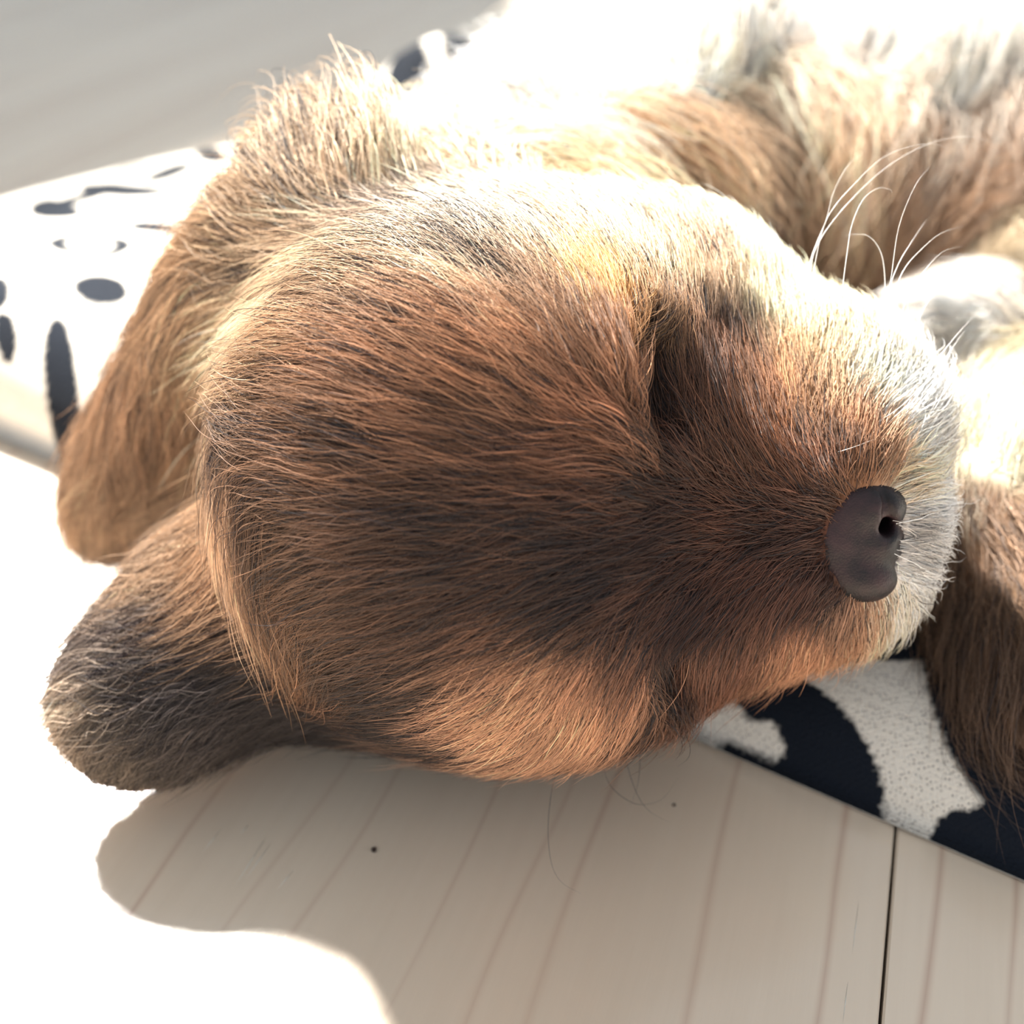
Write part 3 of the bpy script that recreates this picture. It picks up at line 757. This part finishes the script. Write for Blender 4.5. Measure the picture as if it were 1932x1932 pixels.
def grow(name, groups, M, C, K=6, rad=5.0e-5, spread=0.0019, clump=0.55, seed=1, tone=0.15, wave=0.03, mottle=0.22, frizz=0.09, fly=0.03, stretch=1.0):
    r = np.random.default_rng(seed)
    sel = np.isin(FG, [GROUPS.index(g) for g in groups])
    tocam = unit(CAM - FC)
    facing = (FN * tocam).sum(1)
    w = FA * sel * np.clip(0.55 + facing * 1.2, 0.12, 1.0)
    w *= FC[:, 2] > blanket_z(FC[:, 0], FC[:, 1]) + 0.0015
    for g in groups:
        i = np.where((FG == GROUPS.index(g)) & (w > 0))[0]
        for s0 in range(0, len(i), 20000):
            j = i[s0:s0 + 20000]; Lf = idw(GC[g], FC[j])[1][:, 0]; w[j] *= np.clip(0.0095 / Lf, 0.5, 2.4)
    f = r.choice(len(FA), M, p=w / w.sum())
    uv = r.random((M, 2))
    q = BV_[BQ_[f]]
    p = (q[:, 0] * (1 - uv[:, :1]) + q[:, 1] * uv[:, :1]) * (1 - uv[:, 1:]) + (q[:, 3] * (1 - uv[:, :1]) + q[:, 2] * uv[:, :1]) * uv[:, 1:]
    # no hair on the nose leather or between the lids
    ok = nose_field(p) > 0.0001
    p = p[ok]; M = len(p)
    fg = FG[f][ok]
    D = np.zeros((M, 3)); PR = np.zeros((M, 3)); CO = np.zeros((M, 3))
    for g in groups:
        i = fg == GROUPS.index(g)
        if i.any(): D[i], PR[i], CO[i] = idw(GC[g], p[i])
    Lc = stretch * PR[:, 0] * np.exp(r.normal(0, 0.12, M))
    lift = PR[:, 1] * np.exp(r.normal(0, 0.25, M))
    turn = r.normal(0, 0.085, M)
    curve = np.zeros((M, K, 3)); curve[:, 0] = p
    nrm = []
    x = p.copy()
    for k in range(1, K):
        if k > 1:
            for g in groups:
                i = fg == GROUPS.index(g)
                if i.any(): D[i], _, _ = idw(GC[g], x[i])
        n = normal_at(x); nrm.append(n)
        t = unit(D - n * (D * n).sum(1, keepdims=True))
        b = np.cross(n, t)
        t = t * np.cos(turn)[:, None] + b * np.sin(turn)[:, None]
        a = lift * (1.15 - 1.25 * k / (K - 1))
        d = t * np.cos(a)[:, None] + n * np.sin(a)[:, None]
        d[:, 2] -= 0.10 * k / K
        x = x + unit(d) * (Lc / (K - 1))[:, None]
        s = sdf_at(x)
        x = x + n * np.maximum(0.0006 * min(k, 2) - s, 0)[:, None]
        x = floor_clamp(x)
        curve[:, k] = x
    uu = np.linspace(0, 1, K)[None]
    wv = wave * (np.sin(2 * np.pi * (1.25 * uu + r.random((M, 1)))) - np.sin(2 * np.pi * r.random((M, 1)) * 0)) * uu
    curve = curve + np.cross(nrm[0], unit(curve[:, 1] - curve[:, 0]))[:, None, :] * (wv * Lc[:, None] * np.exp(r.normal(0, 0.4, (M, 1))))[..., None]
    # natural patchiness of the coat
    mo = np.zeros(M)
    for q_ in range(7):
        kv = r.normal(0, 1, 3); kv *= (520 if q_ < 4 else 1100) / np.linalg.norm(kv)
        mo += np.sin(p @ kv + r.uniform(0, 6.28))
    mo /= 2.6
    CO = CO * np.exp(mottle * mo)[:, None]; PR[:, 2] = np.clip(PR[:, 2] * np.exp(-1.5 * mottle * mo), 0, 1)
    # children around each clump
    N = M * C
    n0 = np.repeat(nrm[0], C, 0)
    off = r.normal(0, spread, (N, 3)); off -= n0 * (off * n0).sum(1, keepdims=True)
    off *= np.repeat(np.clip(Lc / 0.0095, 0.5, 1.2), C)[:, None]
    base = np.repeat(curve, C, 0)
    root = base[:, 0] + off
    s = sdf_at(root); root = root - normal_at(root) * (s + 0.0003)[:, None]
    off = root - base[:, 0]
    u = np.linspace(0, 1, K)
    scl = np.clip(np.exp(r.normal(-0.12, 0.25, N)), 0.35, 1.5)
    cl = np.clip(clump * np.exp(r.normal(0, 0.3, N)), 0, 0.92)
    pts = np.empty((N, K, 3))
    fz = r.normal(0, 1, (N, 3)) * frizz; fz2 = r.normal(0, 1, (N, 3)) * frizz * 0.5
    Lr = np.repeat(Lc, C)
    flyers = r.random(N) < fly
    fz[flyers] *= 2.6; fz[flyers] += n0[flyers] * 0.25; cl[flyers] *= 0.2
    for k in range(K):
        uk = u[k]
        rel = (base[:, k] - base[:, 0]) * scl[:, None]
        pts[:, k] = base[:, 0] + rel + off * (1 - cl * uk ** 1.3)[:, None] + (fz * uk ** 1.6 + fz2 * math.sin(uk * 3.0)) * (Lr * 0.5)[:, None]
    flat = pts[:, 2:].reshape(-1, 3)
    sd = sdf_at(flat); bad = sd < 0.0003
    if bad.any():
        fb = flat[bad]; flat[bad] = fb + normal_at(fb) * (0.0005 - sd[bad])[:, None]
    pts[:, 2:] = floor_clamp(flat).reshape(N, K - 2, 3)
    # keep the nose clear
    tip_in = nose_field(pts[:, K // 2]) < 0.0002
    keep = ~tip_in
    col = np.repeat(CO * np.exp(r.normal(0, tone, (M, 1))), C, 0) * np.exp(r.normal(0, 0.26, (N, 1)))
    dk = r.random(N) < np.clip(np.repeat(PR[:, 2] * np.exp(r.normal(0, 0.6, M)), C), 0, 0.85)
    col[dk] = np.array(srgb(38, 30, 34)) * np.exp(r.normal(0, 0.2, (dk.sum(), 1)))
    col = np.clip(col, 0.004, 0.92)
    rr = rad * np.exp(r.normal(0, 0.18, N))[:, None] * np.array([1.0, 1.0, 0.95, 0.8, 0.55, 0.12, 0.1, 0.1])[np.linspace(0, 5, K).round().astype(int)][None]
    return make_curves(name, pts[keep], rr[keep], col[keep], HAIR)

# skin under the coat, tinted like the coat it carries
def build_body():
    VG = group_of(BV_)
    colv = np.zeros((len(BV_), 3))
    for g in GROUPS:
        i = VG == GROUPS.index(g)
        if i.any():
            idx = np.where(i)[0]
            for s in range(0, len(idx), 20000):
                j = idx[s:s + 20000]; colv[j] = idw(GC[g], BV_[j])[2]
    m = NT('skin')
    at = m.n('Attribute', attribute_name='coat', attribute_type='GEOMETRY')
    b = m.n('BsdfPrincipled', i_Base_Color=m.mix(0.08, at.outputs['Color'], srgb(66, 46, 42)), i_Roughness=0.8)
    b.inputs['Specular IOR Level'].default_value = 0.1
    o = under(mesh_obj('body', BV_, BQ_, m.done(b)))
    a = o.data.attributes.new('coat', 'FLOAT_COLOR', 'POINT')
    a.data.foreach_set('color', np.concatenate([colv, np.ones((len(BV_), 1))], 1).astype(np.float32).ravel())
    return o
build_body()

def fur(o, label): o['kind'] = 'stuff'; o['label'] = label; return o
fur(grow('head_fur', [HEAD], 7200, 40, seed=11, rad=4.0e-5, spread=0.0022, clump=0.42, frizz=0.07, stretch=1.35), 'short brown, black and cream fur of the head')
fur(grow('ear_fur', [EARU], 1050, 42, seed=12, tone=0.22, wave=0.07, spread=0.0019, clump=0.8), 'wavy tan fur of the far ear')
fur(grow('ear_fur', [EARL], 1100, 42, seed=13, tone=0.32, wave=0.09, spread=0.0019, clump=0.8), 'grey brown fur of the near ear')
fur(grow('body_fur', [BODY], 2200, 32, seed=14, K=6, wave=0.08, spread=0.0030, clump=0.75, rad=9.5e-5, frizz=0.22), 'long cream and tan fur of neck and trunk')
fur(grow('leg_fur', [LEG], 700, 40, seed=15, K=5, spread=0.0022, clump=0.7, frizz=0.2), 'long brown fur of the foreleg')
fur(grow('paw_fur', [PAW], 700, 40, seed=16, K=5, spread=0.0018, clump=0.5), 'white fur of the tucked paw')

# ------------------------------------------------------------------ eyelids, whiskers
def surf(px, py, out=0.0):
    ray = unit(P(px, py, 1.0) - CAM)
    hit, _, _, _ = TREE.ray_cast(Vector(CAM), Vector(ray))
    if hit is None: return None
    h = np.array(hit); return h + normal_at(h[None])[0] * out

def smooth_path(pts, n):
    pts = np.array(pts, float); m = len(pts)
    P_ = np.concatenate([[2 * pts[0] - pts[1]], pts, [2 * pts[-1] - pts[-2]]])
    out = []
    for u in np.linspace(0, m - 1 - 1e-6, n):
        i = int(u); t = u - i; a, b, c, d = P_[i:i + 4]
        out.append(0.5 * ((2 * b) + (c - a) * t + (2 * a - 5 * b + 4 * c - d) * t * t + (3 * b - a - 3 * c + d) * t ** 3))
    return np.array(out)

def tube(name, path, radii, mat, sides=6):
    n = len(path); T = unit(np.gradient(path, axis=0))
    ref = np.array([0.3, 0.5, 0.8]); V = []; Fc = []
    for i in range(n):
        a = unit(np.cross(T[i], ref)); b = np.cross(T[i], a)
        for k in range(sides):
            w = 2 * math.pi * k / sides; V.append(path[i] + radii[i] * (a * math.cos(w) + b * math.sin(w)))
    for i in range(n - 1):
        for k in range(sides):
            k2 = (k + 1) % sides
            Fc.append((i * sides + k, i * sides + k2, (i + 1) * sides + k2, (i + 1) * sides + k))
    Fc.append(tuple(range(sides))[::-1]); Fc.append(tuple((n - 1) * sides + k for k in range(sides)))
    return under(mesh_obj(name, V, Fc, mat))

lid = NT('eyelid_skin'); b = lid.n('BsdfPrincipled', i_Base_Color=srgb(46, 34, 38) + (1,), i_Roughness=0.5); LID = lid.done(b)
pp = [surf(a, b, 0.0012) for (a, b) in ((1350, 690), (1357, 665), (1363, 640), (1370, 612), (1376, 590))]
tube('eyelid', smooth_path([p for p in pp if p is not None], 24), 0.0007 * np.sin(np.linspace(0.2, 2.95, 24)), LID, 8)['label'] = 'dark wet rim of the closed upper eye'
pp = [surf(a, b, 0.0003) for (a, b) in ((1228, 1190), (1240, 1215), (1250, 1245), (1262, 1270))]
pp = [p for p in pp if p is not None]
if len(pp) > 2: tube('eyelid', smooth_path(pp, 18), 0.0008 * np.sin(np.linspace(0.25, 2.95, 18)) ** 0.7, LID, 8)['label'] = 'dark rim of the closed eye on the floor side'

wh = NT('whisker_hair'); b = wh.n('BsdfPrincipled', i_Base_Color=srgb(226, 220, 214) + (1,), i_Roughness=0.25); b.inputs['Specular IOR Level'].default_value = 0.8; WHITE_W = wh.done(b)
wh = NT('dark_whisker_hair'); b = wh.n('BsdfPrincipled', i_Base_Color=srgb(52, 40, 40) + (1,), i_Roughness=0.35); DARK_W = wh.done(b)
WHISK = [
 [(1512,650),(1513,570),(1528,495),(1543,453),(1559,415),(1573,362),(1601,311),(1634,284)],
 [(1522,660),(1522,580),(1536,505),(1560,413),(1615,344),(1675,292),(1752,271),(1810,288)],
 [(1540,640),(1532,570),(1530,505),(1546,455),(1593,391),(1664,322),(1730,281),(1785,262),(1840,259),(1907,282)],
 [(1592,690),(1587,583),(1598,479),(1608,422),(1629,376),(1657,355),(1680,358),(1684,366)],
 [(1664,690),(1669,600),(1669,516),(1660,472),(1639,446),(1613,442),(1587,446)],
 [(1618,735),(1662,609),(1680,531),(1696,428),(1727,350),(1755,314)],
 [(1660,700),(1676,560),(1693,503),(1717,461),(1749,413)],
 [(1668,720),(1690,560),(1706,508),(1743,466),(1776,440),(1818,426)],
 [(1690,740),(1698,620),(1709,570),(1735,523),(1776,477),(1818,464)],
 [(1710,740),(1722,650),(1737,596),(1761,557),(1805,527)],
 [(1740,790),(1752,710),(1768,679),(1812,624),(1862,571)],
 [(1552,860),(1600,847),(1655,827)],
 [(1530,735),(1480,790),(1455,840)],
]
for w in WHISK:
    r0 = surf(*w[0])
    if r0 is None: continue
    d0 = (r0 - CAM) @ FW
    n = len(w)
    pts = [P(a, b, d0 - 0.0025 * min(i, 1) + 0.0010 * i) for i, (a, b) in enumerate(w)]
    path = smooth_path(pts, 40)
    tube('whisker', path, 0.000065 * (1.05 - np.linspace(0, 1, 40) ** 1.5), WHITE_W)
STRAY = [
 ([(1056,1400),(1056,1431),(1041,1491),(1034,1566),(1041,1631),(1061,1666),(1096,1686)], 0.1545, 0.1475),
 ([(1120,1390),(1131,1426),(1151,1481),(1186,1511),(1216,1518),(1251,1506),(1281,1466)], 0.1545, 0.1560),
 ([(1170,1390),(1181,1436),(1201,1496),(1226,1531),(1266,1553)], 0.1550, 0.1530),
 ([(1205,1380),(1207,1440),(1203,1480),(1190,1520)], 0.1560, 0.1540),
]
for (w, a, b_) in STRAY:
    pts = [P(x, y, a + (b_ - a) * i / (len(w) - 1)) for i, (x, y) in enumerate(w)]
    tube('whisker', smooth_path(pts, 40), 0.00006 * (1.05 - np.linspace(0, 1, 40)), DARK_W)

# ------------------------------------------------------------------ small marks on the floor
cm = NT('dark_crumb'); b = cm.n('BsdfPrincipled', i_Base_Color=srgb(60, 42, 36) + (1,), i_Roughness=0.8); CRUMB = cm.done(b)
for (px, py, rad, lab) in ((706, 1606, 0.00048, 'larger dark crumb on the floor below the puppy head'), (1272, 1520, 0.00028, 'tiny dark crumb on the floor below the loose whiskers')):
    bm = bmesh.new(); bmesh.ops.create_icosphere(bm, subdivisions=2, radius=rad)
    for v in bm.verts:
        v.co *= 1 + 0.35 * math.sin(v.co.x / rad * 3 + px) * math.cos(v.co.y / rad * 2.3); v.co.z *= 0.6
    me = bpy.data.meshes.new('crumb'); bm.to_mesh(me); bm.free(); me.materials.append(CRUMB)
    o = bpy.data.objects.new('crumb', me); COL.objects.link(o)
    q = on_plane(px, py); o.location = (q[0], q[1], -min(v.co.z for v in me.vertices))
    tag(o, lab, 'crumb')
sm = NT('scratch_edge'); b = sm.n('BsdfPrincipled', i_Base_Color=srgb(240, 236, 226) + (1,), i_Roughness=0.25); SCR = sm.done(b)
for (a, b_, c, d) in ((505,1576,440,1676),(470,1555,452,1575),(515,1586,462,1660),(556,1640,523,1678),(420,1560,380,1612),(1620,1700,1608,1800),(1600,1850,1590,1930)):
    p, q = on_plane(a, b_), on_plane(c, d); t = unit(q - p); nn = np.array([-t[1], t[0], 0]) * 0.00007; up = np.array([0, 0, 0.00006])
    m_ = (p + q) / 2
    V = [p, m_ + nn, q, m_ - nn, m_ + up]
    o = mesh_obj('scratch', [v + np.array([0, 0, 0.00001]) for v in V], [(0, 3, 4), (3, 2, 4), (2, 1, 4), (1, 0, 4), (0, 1, 2, 3)], SCR)
    o.parent = FLOOR
